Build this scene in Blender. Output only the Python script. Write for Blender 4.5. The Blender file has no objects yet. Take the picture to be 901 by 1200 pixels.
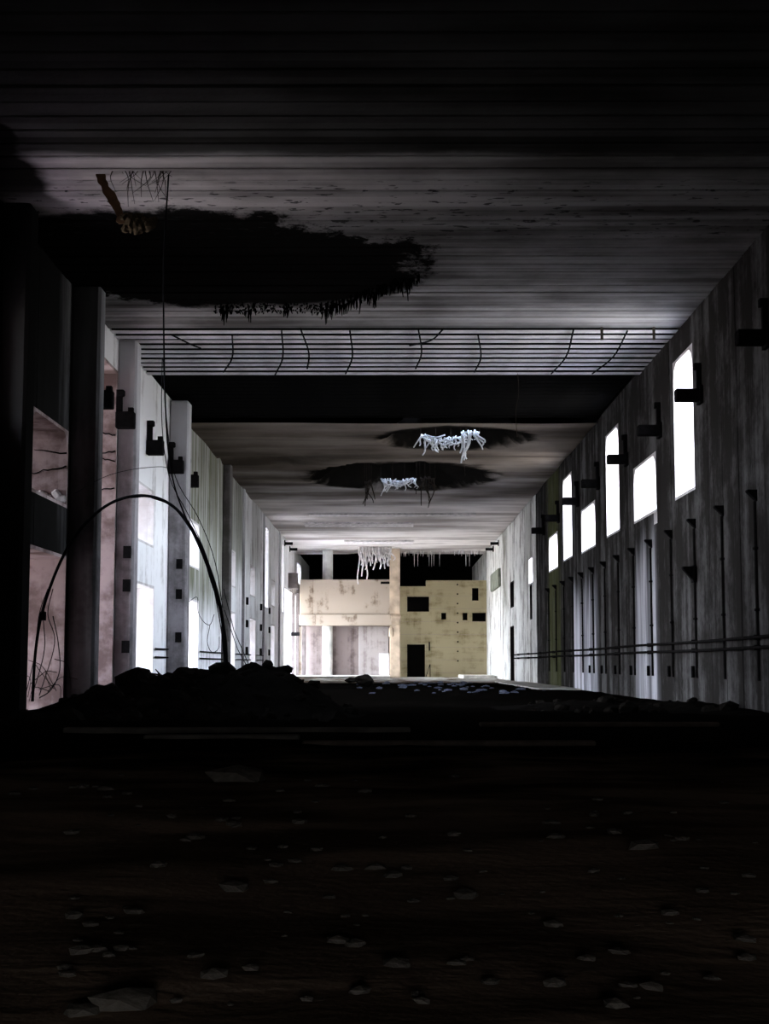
import bpy, bmesh, math, random
from mathutils import Vector, noise
random.seed(7)
S = bpy.context.scene
C = S.collection

# ------------------------------------------------------------------ camera
EYE = 1.65
F = 1740.0                                   # focal length in pixels of the 901 x 1200 frame
PITCH = math.atan(178 / F); YAW = math.atan(6.5 / F)
cam = bpy.data.cameras.new('camera'); cam_o = bpy.data.objects.new('camera', cam); C.objects.link(cam_o)
cam_o.location = (0, 0, EYE); cam_o.rotation_euler = (math.pi / 2 + PITCH, 0, YAW)
cam.sensor_fit = 'VERTICAL'; cam.sensor_height = 24; cam.lens = 24 * F / 1200
cam.clip_start = .1; cam.clip_end = 1000
S.camera = cam_o

# ------------------------------------------------------------------ view and sky
S.view_settings.view_transform = 'Standard'; S.view_settings.look = 'None'
S.view_settings.gamma = 1; S.view_settings.use_curve_mapping = False
S.view_settings.exposure = 0.0
SKY = 42.0
W = bpy.data.worlds.new('overcast_sky'); S.world = W; W.use_nodes = True
nt = W.node_tree; nt.nodes.clear()
tc = nt.nodes.new('ShaderNodeTexCoord'); sx = nt.nodes.new('ShaderNodeSeparateXYZ')
mp = nt.nodes.new('ShaderNodeMapRange'); mp.inputs[1].default_value = -1; mp.inputs[2].default_value = 1
rp = nt.nodes.new('ShaderNodeValToRGB'); bg = nt.nodes.new('ShaderNodeBackground'); wo = nt.nodes.new('ShaderNodeOutputWorld')
el = rp.color_ramp.elements
el[0].position = 0; el[0].color = (.20, .195, .185, 1)         # pale ground outside
el[1].position = 1; el[1].color = (.58, .72, 1, 1)            # zenith
for p, c in ((.485, (.26, .255, .25, 1)), (.515, (.86, .92, 1, 1))):
    e = el.new(p); e.color = c
L = nt.links.new
L(tc.outputs['Generated'], sx.inputs[0]); L(sx.outputs[2], mp.inputs[0]); L(mp.outputs[0], rp.inputs[0])
L(rp.outputs[0], bg.inputs[0]); bg.inputs[1].default_value = SKY; L(bg.outputs[0], wo.inputs[0])
W.cycles.sampling_method = 'AUTOMATIC'

# the hall: X across, Y away from the camera
XR, XL, ZC = 14.4, -14.0, 18.25
YB, YE = -12.0, 222.0
TR = 2.4                                     # thickness of the right wall at its openings
# openings: (y0, y1, z0, z1, kind)
RIGHT = [(69.8, 74.5, 10.0, 16.75), (80.0, 87.2, 10.0, 13.0), (92.9, 98.3, 10.1, 16.65), (104.0, 111.4, 10.0, 13.0),
         (117.3, 123.0, 10.2, 16.75), (127.5, 134.4, 10.0, 12.9), (150.0, 154.3, 9.9, 12.4)]
RIGHT_DARK = [(173.0, 178.0, 8.4, 11.2), (173.4, 178.6, -.6, 5.95), (151.0, 153.0, 6.3, 9.6)]
LEFT = [(46.4, 51.6, 10.4, 14.6), (57.3, 63.9, 8.5, 11.6), (57.3, 64.0, -.6, 6.15), (69.4, 75.2, -.6, 16.5), (80.9, 87.5, 8.6, 11.7), (81.0, 88.0, -.6, 6.1),
        (102.3, 108.6, 8.6, 11.7), (102.3, 108.7, -.6, 6.1), (128.2, 134.3, 8.6, 11.6), (128.2, 134.5, -.6, 6.15),
        (148.8, 154.2, 8.6, 11.5), (148.8, 155.0, -.6, 6.15), (165.8, 170.8, 8.0, 17.0), (175.2, 180.8, 8.6, 11.5), (175.2, 180.5, -.6, 6.2),
        (192.2, 195.6, 8.4, 17.2), (197.0, 221.0, -.6, 11.7), (223.0, 233.5, 13.9, 16.9)]

def portal(x, y0, y1, z0, z1, sgn):
    l = bpy.data.lights.new('sky_portal', 'AREA'); l.shape = 'RECTANGLE'; l.cycles.is_portal = True
    l.size = z1 - z0; l.size_y = y1 - y0
    o = bpy.data.objects.new('sky_portal', l); C.objects.link(o)
    o.location = (x, (y0 + y1) / 2, (z0 + z1) / 2); o.rotation_euler = (0, math.pi / 2 * sgn, 0)
for y0, y1, z0, z1 in RIGHT: portal(XR + TR - .05, y0, y1, z0, z1, 1)
# passages behind the left openings, their depths chosen for the light they let in
def depth_left(h): return 3.0 if h[0] < 50 else 14.0 if h[0] < 66 else 16.0 if h[0] < 72 else 7.0 if h[0] > 185 else 5.5 if 100 < h[0] < 105 else 7.0 if 80 < h[0] < 82 else 10.0
for h in LEFT: portal(XL - depth_left(h) + .05, *h, -1)

# ------------------------------------------------------------------ materials
def N(t, kind, **kw):
    n = t.nodes.new('ShaderNode' + kind)
    for k, v in kw.items():
        setattr(n, k, v)
    return n
def plain(name, col, rough=.8, metal=0, nscale=3.0, var=.35, bump=.2):
    m = bpy.data.materials.new(name); m.use_nodes = True; t = m.node_tree
    b = t.nodes['Principled BSDF']; b.inputs['Roughness'].default_value = rough; b.inputs['Metallic'].default_value = metal
    b.inputs['Specular IOR Level'].default_value = .25 if metal else 0          # dry, dusty and matt
    g = N(t, 'TexCoord'); n = N(t, 'TexNoise'); n.inputs['Scale'].default_value = nscale; n.inputs['Detail'].default_value = 6
    t.links.new(g.outputs['Object'], n.inputs['Vector'])
    r = N(t, 'ValToRGB'); r.color_ramp.elements[0].position = .3; r.color_ramp.elements[1].position = .7
    r.color_ramp.elements[0].color = (*[c * (1 - var) for c in col], 1); r.color_ramp.elements[1].color = (*[min(1, c * (1 + var)) for c in col], 1)
    t.links.new(n.outputs[0], r.inputs[0]); t.links.new(r.outputs[0], b.inputs['Base Color'])
    if bump:
        u = N(t, 'Bump'); u.inputs['Strength'].default_value = bump; u.inputs['Distance'].default_value = .1
        t.links.new(n.outputs[0], u.inputs['Height']); t.links.new(u.outputs[0], b.inputs['Normal'])
    return m
class G:
    """small node-graph helper for the concrete materials"""
    def __init__(s, name):
        s.m = bpy.data.materials.new(name); s.m.use_nodes = True; s.t = s.m.node_tree
        s.b = s.t.nodes['Principled BSDF']; s.b.inputs['Roughness'].default_value = .9
        s.b.inputs['Specular IOR Level'].default_value = 0
        g = N(s.t, 'NewGeometry'); s.pos = g.outputs['Position']
        x = N(s.t, 'SeparateXYZ'); s.t.links.new(s.pos, x.inputs[0]); s.x, s.y, s.z = x.outputs
    def set(s, sock, v):
        if hasattr(v, 'is_output'): s.t.links.new(v, sock)
        else: sock.default_value = v
    def math(s, op, a, b=0, c=None):
        n = N(s.t, 'Math', operation=op); s.set(n.inputs[0], a); s.set(n.inputs[1], b)
        if c is not None: s.set(n.inputs[2], c)
        return n.outputs[0]
    def noise(s, scale, detail=5, mul=(1, 1, 1), rough=.55):
        v = N(s.t, 'VectorMath', operation='MULTIPLY'); s.set(v.inputs[0], s.pos); v.inputs[1].default_value = mul
        n = N(s.t, 'TexNoise'); s.set(n.inputs['Vector'], v.outputs[0])
        n.inputs['Scale'].default_value = scale; n.inputs['Detail'].default_value = detail; n.inputs['Roughness'].default_value = rough
        return n.outputs[0]
    def white(s, a):
        n = N(s.t, 'TexWhiteNoise', noise_dimensions='1D'); s.set(n.inputs['W'], a); return n.outputs[0]
    def step(s, v, a, b):
        n = N(s.t, 'MapRange', interpolation_type='SMOOTHSTEP'); s.set(n.inputs[0], v); n.inputs[1].default_value = a; n.inputs[2].default_value = b
        return n.outputs[0]
    def lin(s, v, a, b, c, d):
        n = N(s.t, 'MapRange'); s.set(n.inputs[0], v); n.inputs[1].default_value = a; n.inputs[2].default_value = b; n.inputs[3].default_value = c; n.inputs[4].default_value = d
        return n.outputs[0]
    def mix(s, f, a, b):
        n = N(s.t, 'Mix', data_type='RGBA'); s.set(n.inputs[0], f)
        s.set(n.inputs[6], (*a, 1) if isinstance(a, tuple) else a); s.set(n.inputs[7], (*b, 1) if isinstance(b, tuple) else b)
        return n.outputs[2]
    def out(s, col, h=None, strength=.4, dist=.05):
        s.set(s.b.inputs['Base Color'], col)
        if h is not None:
            u = N(s.t, 'Bump'); u.inputs['Strength'].default_value = strength; u.inputs['Distance'].default_value = dist
            s.set(u.inputs['Height'], h); s.t.links.new(u.outputs[0], s.b.inputs['Normal'])
        return s.m
def wall_mat(name, pale, dark, board=.55, amount=(.42, .62), black_tone=None, lit_patches=(), moss=(), high=None, mul=(.8, .8, .05), blotch=.45):
    """board-marked concrete: water streaks, blotches, boards; black_tone = painted shade (y from, y to); lit_patches = lit patch painted below each sill (y0, y1, z top);
    moss = olive algae between (y0, y1, z0, strength); high = lit top painted paler above this z"""
    g = G(name)
    bd = g.white(g.math('FLOOR', g.math('DIVIDE', g.math('ADD', g.y, g.x), board)))
    st = g.noise(1.0, 7, mul); bl = g.noise(.4, 7, rough=.65); fine = g.noise(3, 8, rough=.7)
    f = g.math('ADD', g.math('MULTIPLY', st, .62 - blotch * .4), g.math('ADD', g.math('MULTIPLY', bl, blotch), g.math('MULTIPLY', bd, .07)))
    f = g.step(g.math('ADD', f, g.math('MULTIPLY', fine, .14)), *amount)
    c = g.mix(f, dark, pale)
    wob = g.lin(g.noise(.7, 6, (1, 1, .12)), 0, 1, -3, 3)
    for y0, y1, z0, k in moss:
        mf = g.math('MULTIPLY', g.step(g.math('ADD', g.y, wob), y0 - 1, y0 + 1), g.step(g.math('ADD', g.y, wob), y1 + 1, y1 - 1))
        mf = g.math('MULTIPLY', mf, g.step(g.math('ADD', g.z, wob), z0 - 1.5, z0 + 2))
        mf = g.math('MULTIPLY', mf, g.lin(g.noise(1.2, 6, (1, 1, .06)), .3, .6, .55, 1))
        c = g.mix(g.math('MULTIPLY', mf, k), c, g.mix(bl, (.035, .04, .016), (.14, .148, .065)))
    for y0, y1, zt, k in lit_patches:  # pools of daylight below the sills, painted into the wall colour
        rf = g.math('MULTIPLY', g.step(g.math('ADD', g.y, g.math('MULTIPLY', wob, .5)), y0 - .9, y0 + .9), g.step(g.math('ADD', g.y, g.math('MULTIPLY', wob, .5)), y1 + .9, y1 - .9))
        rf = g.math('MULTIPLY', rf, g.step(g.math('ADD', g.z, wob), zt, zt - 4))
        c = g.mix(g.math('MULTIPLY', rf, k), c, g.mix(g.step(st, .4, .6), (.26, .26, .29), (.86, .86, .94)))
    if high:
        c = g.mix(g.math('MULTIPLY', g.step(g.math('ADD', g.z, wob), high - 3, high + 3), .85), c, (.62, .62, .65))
    if black_tone:                                  # shade of the near bays, put into the colour
        sf = g.step(g.math('ADD', g.y, wob), black_tone[1], black_tone[0])
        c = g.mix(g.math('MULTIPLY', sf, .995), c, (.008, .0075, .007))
    h = g.math('ADD', g.math('MULTIPLY', fine, .5), g.math('MULTIPLY', bd, .25))
    return g.out(c, h)
M = {}
M['right'] = wall_mat('stained_concrete', (.10, .097, .097), (.026, .024, .023), amount=(.505, .69), lit_patches=((80.2, 87, 9.5, .6), (103.5, 117, 8.6, .95)), moss=((126, 135, -3, .75),))
M['right_far'] = wall_mat('lit_far_concrete', (.80, .80, .78), (.30, .29, .27), amount=(.44, .58), moss=((150, 158, 10, .4), (182, 190, 8, .4)))  # light from the far gateway is painted into these far bays
M['left'] = wall_mat('limewashed_concrete', (.88, .88, .90), (.46, .44, .44), amount=(.40, .55), black_tone=(62, 72), moss=((101, 125, 5.5, .9), (128, 141, 9.5, .8), (150, 160, 11, .4)))
M['pier'] = wall_mat('pier_concrete', (.34, .32, .34), (.15, .14, .145), amount=(.47, .63), black_tone=(62, 70), high=13.5)
M['pier_dark'] = wall_mat('dark_pier_concrete', (.16, .15, .15), (.07, .065, .06), amount=(.47, .63))
M['jamb'] = wall_mat('pale_jamb_concrete', (.66, .64, .65), (.48, .45, .45), amount=(.45, .6))
M['pink'] = wall_mat('pinkish_jamb_concrete', (.46, .37, .37), (.20, .145, .14), amount=(.46, .62), mul=(.7, .7, .9))
M['end'] = wall_mat('tan_end_concrete', (.46, .40, .25), (.25, .21, .11), amount=(.42, .62), mul=(.2, .2, 1.6), blotch=.6)
M['gallery'] = wall_mat('brown_gallery_concrete', (.38, .32, .26), (.12, .085, .06), amount=(.46, .61), mul=(.9, .9, .12), blotch=.7)
M['recess'] = wall_mat('grey_brown_recess_concrete', (.22, .18, .17), (.09, .07, .065), amount=(.44, .64), blotch=.6)
M['recess_pale'] = wall_mat('pale_recess_concrete', (.34, .31, .30), (.20, .17, .165), amount=(.47, .62), blotch=.6)
M['black_tone'] = plain('black_concrete', (.005, .0048, .0046), .95, nscale=.6)
def ceiling_mat():
    g = G('ceiling_concrete')
    bm_ = g.white(g.math('FLOOR', g.math('DIVIDE', g.y, 1.2)))
    st = g.noise(.5, 6, (.12, 1.5, 1)); bl = g.noise(.22, 5)
    f = g.step(g.math('ADD', g.math('MULTIPLY', st, .45), g.math('ADD', g.math('MULTIPLY', bl, .4), g.math('MULTIPLY', bm_, .15))), .36, .62)
    c = g.mix(f, (.10, .095, .092), (.36, .35, .35))
    lb = g.math('MULTIPLY', g.math('MULTIPLY', g.step(g.y, 47, 48), g.step(g.math('ADD', g.y, g.lin(g.noise(.5, 5), 0, 1, -1.5, 1.5)), 55.5, 52.5)), g.step(g.x, 9, -7))
    c = g.mix(g.math('MULTIPLY', lb, .9), c, g.mix(f, (.34, .31, .31), (.85, .80, .80)))  # pale band: a lit patch of ceiling put into the colour
    # black crust: one large patch on the left, ragged at its edge
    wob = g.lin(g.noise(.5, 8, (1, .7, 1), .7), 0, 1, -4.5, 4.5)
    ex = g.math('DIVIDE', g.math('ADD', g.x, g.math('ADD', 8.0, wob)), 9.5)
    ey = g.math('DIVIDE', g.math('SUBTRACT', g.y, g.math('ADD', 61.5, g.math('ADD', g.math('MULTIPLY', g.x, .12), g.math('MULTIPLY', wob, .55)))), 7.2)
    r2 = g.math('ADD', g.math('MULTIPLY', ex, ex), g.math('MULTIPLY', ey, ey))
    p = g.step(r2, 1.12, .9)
    nearm = g.step(g.math('ADD', g.y, g.lin(g.noise(.3, 4), 0, 1, -.6, .6)), 47.6, 46.9)  # falling light over the nearest beams, painted as a darker tone
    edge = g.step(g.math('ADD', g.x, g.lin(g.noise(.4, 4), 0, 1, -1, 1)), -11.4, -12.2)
    near2 = g.math('MULTIPLY', edge, g.step(g.y, 56, 50))  # dark left end of the painted lit band
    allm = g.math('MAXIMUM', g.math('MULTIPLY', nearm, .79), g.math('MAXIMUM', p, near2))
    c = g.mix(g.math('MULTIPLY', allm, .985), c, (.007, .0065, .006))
    hb = g.math('MULTIPLY', g.step(g.math('ADD', g.y, g.lin(g.noise(.3, 4), 0, 1, -3, 3)), 62, 70), g.step(g.x, -2, 6))
    c = g.mix(g.math('MULTIPLY', hb, .7), c, g.mix(f, (.16, .155, .16), (.5, .49, .5)))  # light growing toward the ribs on the right, put into the colour
    # pockmarks
    pk = g.step(g.noise(2.2, 3, (.7, 1.6, 1)), .40, .34)
    c = g.mix(g.math('MULTIPLY', g.math('MULTIPLY', pk, g.math('MULTIPLY', g.step(g.y, 49, 51), g.step(g.y, 58, 56))), .85), c, (.03, .03, .03))
    return g.out(c, g.noise(5, 6), .4)
M['ceiling'] = ceiling_mat()
def far_ceiling_mat():
    g = G('far_ceiling_concrete')
    st = g.noise(.35, 7, (.10, .55, 1)); bl = g.noise(.10, 5)
    f = g.step(g.math('ADD', g.math('MULTIPLY', st, .6), g.math('MULTIPLY', bl, .4)), .38, .62)
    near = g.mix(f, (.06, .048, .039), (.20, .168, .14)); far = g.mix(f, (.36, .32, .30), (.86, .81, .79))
    c = g.mix(g.step(g.math('ADD', g.y, g.lin(g.noise(.16, 5, (.5, 1, 1)), 0, 1, -28, 28)), 124, 164), near, far)  # dim near part and lit far end painted as two tones
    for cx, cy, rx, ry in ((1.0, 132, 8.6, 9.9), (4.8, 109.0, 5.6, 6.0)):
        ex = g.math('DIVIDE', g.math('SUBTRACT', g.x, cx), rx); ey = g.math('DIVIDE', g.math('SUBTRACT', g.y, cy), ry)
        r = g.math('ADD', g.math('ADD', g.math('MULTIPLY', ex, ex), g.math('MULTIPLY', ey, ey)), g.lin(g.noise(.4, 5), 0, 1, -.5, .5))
        c = g.mix(g.math('MULTIPLY', g.step(r, 1.2, .85), .97), c, (.005, .0045, .004))  # shade inside the craters darkened into the colour
    return g.out(c, g.noise(3, 6), .5)
M['far_ceiling'] = far_ceiling_mat()
def floor_mat():
    g = G('dark_earth_floor')
    a = g.noise(.6, 8, (.5, 1, 1)); b = g.noise(7, 6)
    c = g.mix(g.step(a, .38, .62), (.07, .045, .028), (.21, .14, .095))
    mid_black = g.math('MULTIPLY', g.step(g.math('ADD', g.y, g.lin(g.noise(.4, 4), 0, 1, -13, 13)), 17, 30), g.step(g.math('ADD', g.y, g.lin(g.noise(.3, 4), 0, 1, -10, 10)), 165, 150))
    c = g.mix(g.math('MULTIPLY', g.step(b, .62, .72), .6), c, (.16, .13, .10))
    c = g.mix(g.math('MULTIPLY', mid_black, .99), c, (.003, .0028, .0025))  # near black over the middle stretch of the floor
    pale = g.math('MULTIPLY', g.step(g.y, 150, 175), g.step(g.noise(.3, 5), .4, .52))
    c = g.mix(pale, c, (.45, .44, .41))  # lit floor at the far end, painted pale
    return g.out(c, g.math('ADD', a, g.math('MULTIPLY', b, .3)), .7, .12)
M['floor'] = floor_mat()
M['earth'] = plain('dark_rubble_earth', (.010, .009, .008), .95, nscale=2)
M['rock'] = plain('dark_rubble_stone', (.016, .014, .012), .9, nscale=2)
M['pale_stone'] = plain('dusty_brown_stone', (.048, .039, .031), .9, nscale=3)
M['slab'] = plain('pale_concrete_slab', (.62, .60, .56), .9, nscale=1)
M['kerb'] = plain('dirty_kerb_concrete', (.07, .06, .05), .9, nscale=1.5)
M['steel'] = plain('black_rusted_steel', (.009, .0085, .009), .9, 0, nscale=4)
M['pipe'] = plain('dark_pipe_paint', (.012, .011, .011), .9, 0, nscale=4)
M['cable'] = plain('black_cable_rubber', (.012, .012, .014), .6, nscale=5, bump=0)
M['rust'] = plain('brown_rusty_metal', (.10, .055, .028), .9, .1, nscale=3)
M['crust'] = plain('mossy_brown_crust', (.08, .06, .04), .95, nscale=3)
M['white_bar'] = plain('lime_coated_bar', (.84, .85, .88), .8, nscale=3, bump=0)
M['root'] = plain('dark_root', (.03, .024, .02), .9, nscale=3, bump=0)
M['lime'] = plain('white_lime_curtain', (.70, .66, .66), .85, nscale=2)
M['tan'] = plain('tan_pillar_concrete', (.50, .40, .30), .9, nscale=.6)
M['column'] = plain('whitewashed_column', (.72, .73, .70), .85, nscale=.5)
M['box'] = plain('grey_brown_panel', (.13, .11, .105), .8, nscale=1)
M['green_box'] = plain('grey_green_panel', (.26, .28, .23), .8, nscale=1)
M['rib'] = plain('ribbed_soffit_concrete', (.66, .64, .67), .85, nscale=.5, var=.3)
M['blue_grey'] = plain('blue_grey_lime_debris', (.10, .11, .15), .9, nscale=2)
M['wood'] = plain('dark_weathered_wood', (.05, .038, .03), .9, nscale=3)

# ------------------------------------------------------------------ mesh helpers
class MB:
    def __init__(s): s.v, s.f = [], []
    def box(s, a, b):
        i = len(s.v); x0, y0, z0 = a; x1, y1, z1 = b
        s.v += [(x0, y0, z0), (x1, y0, z0), (x1, y1, z0), (x0, y1, z0), (x0, y0, z1), (x1, y0, z1), (x1, y1, z1), (x0, y1, z1)]
        s.f += [tuple(i + k for k in q) for q in ((0, 3, 2, 1), (4, 5, 6, 7), (0, 1, 5, 4), (1, 2, 6, 5), (2, 3, 7, 6), (3, 0, 4, 7))]
        return s
    def tube(s, pts, r0, r1=None, n=6):
        r1 = r0 if r1 is None else r1
        pts = [Vector(p) for p in pts]; i0 = len(s.v); u = None
        for k, p in enumerate(pts):
            d = (pts[min(k + 1, len(pts) - 1)] - pts[max(k - 1, 0)]).normalized()
            if u is None: u = d.orthogonal().normalized()
            u = (u - d * u.dot(d)).normalized(); w = d.cross(u); r = r0 + (r1 - r0) * k / (len(pts) - 1)
            for j in range(n):
                a = 2 * math.pi * j / n; s.v.append(tuple(p + (u * math.cos(a) + w * math.sin(a)) * r))
        for k in range(len(pts) - 1):
            for j in range(n):
                a = i0 + k * n + j; b = i0 + k * n + (j + 1) % n; s.f.append((a, b, b + n, a + n))
        s.f.append(tuple(i0 + j for j in reversed(range(n)))); e = i0 + (len(pts) - 1) * n; s.f.append(tuple(e + j for j in range(n)))
        return s
    def prism(s, poly, axis, a, b):
        """polygon in the two other axes, extruded along axis from a to b"""
        i = len(s.v); n = len(poly)
        for w in (a, b):
            for p, q in poly:
                s.v.append({'x': (w, p, q), 'y': (p, w, q), 'z': (p, q, w)}[axis])
        s.f.append(tuple(i + k for k in reversed(range(n)))); s.f.append(tuple(i + n + k for k in range(n)))
        for k in range(n): l = (k + 1) % n; s.f.append((i + k, i + l, i + n + l, i + n + k))
        return s
    def mesh(s, name, m):
        me = bpy.data.meshes.new(name); me.from_pydata(s.v, [], s.f); me.materials.append(m)
        b = bmesh.new(); b.from_mesh(me); bmesh.ops.recalc_face_normals(b, faces=b.faces); b.to_mesh(me); b.free()
        return me
    def build(s, name, m, parent=None, smooth=False, bevel=0):
        o = bpy.data.objects.new(name, s.mesh(name, m)); C.objects.link(o)
        if parent: o.parent = parent
        if smooth: o.data.polygons.foreach_set('use_smooth', [True] * len(o.data.polygons))
        if bevel:
            md = o.modifiers.new('bevel', 'BEVEL'); md.width = bevel; md.segments = 1; md.limit_method = 'ANGLE'
        return o
def link(name, me, loc, parent=None, rot=(0, 0, 0), sc=(1, 1, 1)):
    o = bpy.data.objects.new(name, me); C.objects.link(o); o.location = loc; o.rotation_euler = rot; o.scale = sc
    if parent: o.parent = parent
    return o
def tag(o, label=None, cat=None, group=None, kind=None):
    if label: o['label'] = label
    if cat: o['category'] = cat
    if group: o['group'] = group
    if kind: o['kind'] = kind
    return o
def thing(name, label, cat, group=None, loc=(0, 0, 0)):
    o = bpy.data.objects.new(name, None); C.objects.link(o); o.location = loc; o.empty_display_size = .1
    return tag(o, label, cat, group)
def struct(o, label=None, cat=None):
    return tag(o, label, cat, None, 'structure')
def copy_tree(o, parent=None):
    c = o.copy(); C.objects.link(c)
    if parent: c.parent = parent
    for ch in list(o.children): copy_tree(ch, c)
    return c
cp, sp = math.cos(PITCH), math.sin(PITCH)
def at(px, py, Y):
    """the point at distance Y that the photograph shows at (px, py)"""
    u = (px - 450.5) / F; v = (600 - py) / F
    fx, fy, fz = u, cp - v * sp, sp + v * cp
    c, s_ = math.cos(YAW), math.sin(YAW); fx, fy = fx * c - fy * s_, fx * s_ + fy * c
    t = Y / fy; return Vector((fx * t, Y, EYE + fz * t))
def spline(pts, n=8):
    """Catmull-Rom through the points"""
    P = [Vector(p) for p in pts]; P = [P[0] * 2 - P[1]] + P + [P[-1] * 2 - P[-2]]; out = []
    for i in range(1, len(P) - 2):
        a, b, c, d = P[i - 1:i + 3]
        for k in range(n):
            t = k / n
            out.append(.5 * ((2 * b) + (c - a) * t + (2 * a - 5 * b + 4 * c - d) * t * t + (3 * b - a - 3 * c + d) * t ** 3))
    return out + [P[-2]]

# ------------------------------------------------------------------ floor
def mound(x, y):
    h = 0
    for cx, cy, rx, ry, hh in ((-7.2, 55, 4.6, 6, 1.25), (-5.0, 54, 2.2, 4.5, .62), (-10.5, 55, 3.2, 5, .5), (-3.4, 54, 2.0, 4, .75), (8.6, 66, 4.5, 5, .42), (12.8, 62, 2.2, 10, .40)):
        h = max(h, 0) + hh * math.exp(-(((x - cx) / rx) ** 2 + ((y - cy) / ry) ** 2) * 1.6)
    return h
def ground(x, y):
    base = -.30 * min(1, max(0, (y - 35) / 30))
    n = noise.fractal(Vector((x * .35, y * .2, 0)), 1.0, 2.0, 4)
    return base + n * .07
mb = MB()
ys = [YB + i * .6 for i in range(int((60 - YB) / .6))] + [60 + i * 2 for i in range(103)]
xs = [-15.2 + i * .5 for i in range(63)]
for y in ys:
    for x in xs: mb.v.append((x, y, ground(x, y)))
nx = len(xs)
for j in range(len(ys) - 1):
    for i in range(nx - 1): a = j * nx + i; mb.f.append((a, a + 1, a + nx + 1, a + nx))
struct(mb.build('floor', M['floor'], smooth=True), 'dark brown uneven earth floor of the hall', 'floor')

# ------------------------------------------------------------------ walls with openings
def cells(y0, y1, z0, z1, holes):
    hs = [h for h in holes if h[0] < y1 and h[1] > y0 and h[2] < z1 and h[3] > z0]
    Ys = sorted({y0, y1, *[min(max(v, y0), y1) for h in hs for v in h[:2]]})
    Zs = sorted({z0, z1, *[min(max(v, z0), z1) for h in hs for v in h[2:4]]})
    for a, b in zip(Ys, Ys[1:]):
        for c, d in zip(Zs, Zs[1:]):
            my, mz = (a + b) / 2, (c + d) / 2
            if not any(h[0] < my < h[1] and h[2] < mz < h[3] for h in hs): yield a, b, c, d
def make_wall(name, X, sgn, holes, mat, tiers, yj, label, far_mat=None):
    hol = [(a - .14, b + .14, c - .14, d + .14) for a, b, c, d in holes]
    mb = MB()
    for a, b, c, d in cells(YB, 262, -.9, ZC + .6, hol): mb.box((X + sgn * .10, a, c), (X + sgn * .6, b, d))
    w = struct(mb.build(name, M['black_tone']), label, 'wall')
    g = .035
    for a, b in zip(yj, yj[1:]):
        for c, d in tiers:
            pb = MB(); off = random.uniform(0, .025)
            for q in cells(a + g, b - g, c + g, d - g, hol): pb.box((X + sgn * off, q[0], q[2]), (X + sgn * .12, q[1], q[3]))
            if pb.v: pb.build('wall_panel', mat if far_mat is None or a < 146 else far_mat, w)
    return w
bays = [58.05 + 5.87 * k for k in range(-12, 35)]
bays = [b for b in bays if YB < b < 262]
half = sorted(bays + [b + 2.93 for b in bays])
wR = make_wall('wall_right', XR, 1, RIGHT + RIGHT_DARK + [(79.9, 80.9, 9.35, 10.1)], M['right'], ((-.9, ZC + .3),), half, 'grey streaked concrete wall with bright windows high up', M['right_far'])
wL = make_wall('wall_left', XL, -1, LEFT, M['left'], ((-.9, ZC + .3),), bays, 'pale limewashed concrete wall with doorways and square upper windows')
nwin = ndoor = 0
def reveal(X, sgn, hole, T, mat, dark=False, label=None, door=False):
    global nwin, ndoor
    y0, y1, z0, z1 = hole; t = .14
    if door: ndoor += 1; name = 'door_%d' % ndoor
    else: nwin += 1; name = 'window_%d' % nwin
    e = bpy.data.objects.new(name, None); C.objects.link(e); e.location = (X, (y0 + y1) / 2, z0); struct(e, label, 'doorway' if door else 'window')
    ox, oy, oz = e.location
    def bx(n, a, b, m=mat):
        x0, x1 = sorted((X + sgn * a[0], X + sgn * b[0]))
        MB().box((x0 - ox, a[1] - oy, a[2] - oz), (x1 - ox, b[1] - oy, b[2] - oz)).build(n, m, e)
    bx('jamb', (.01, y0 - t, z0), (T, y0, z1)); bx('jamb', (.01, y1, z0), (T, y1 + t, z1))
    bx('lintel', (.01, y0 - t, z1), (T, y1 + t, z1 + t)); bx('sill', (.01, y0 - t, z0 - t), (T, y1 + t, z0))
    if not door and not dark and z1 - z0 > 2.9:
        r = min(.75, (y1 - y0) * .18)
        for ya, s2 in ((y0, 1), (y1, -1)):
            poly = [(ya - oy, z1 - oz + .01), (ya + s2 * r - oy, z1 - oz + .01), (ya + s2 * r * .35 - oy, z1 - r * .35 - oz), (ya - oy, z1 - r - oz)]
            MB().prism(poly, 'x', *sorted((sgn * .01, sgn * T))).build('corner_fillet', mat, e)
    if dark: bx('back', (T, y0 - t, z0 - t), (T + .2, y1 + t, z1 + t), M['black_tone'])
    return e
rl = ['nearest tall narrow window in the right wall, blazing white', 'nearest square window in the right wall, notched at its lower near corner',
      'second tall narrow window of the right wall, white with daylight', 'second square window of the right wall, white with daylight',
      'third tall narrow window of the right wall', 'third square window of the right wall, above the greenish streaks', 'small far pale window of the right wall']
for h, l in zip(RIGHT, rl): reveal(XR, 1, h, TR, M['jamb'], label=l)
for h, l, d in zip(RIGHT_DARK, ('dark upper recess near the far end of the right wall', 'dark tall doorway near the far end of the right wall', 'narrow dark slit under the far pale window'), (0, 1, 0)):
    reveal(XR, 1, h, .9, M['right'], True, l, bool(d))
MB().box((XR + .05, 79.75, 9.2), (XR + TR, 79.9, 10.0)).box((XR + .05, 80.9, 9.2), (XR + TR, 81.0, 9.86)).box((XR + .05, 79.9, 9.2), (XR + TR, 80.9, 9.35)).build('sill_notch', M['jamb'], wR)
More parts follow.
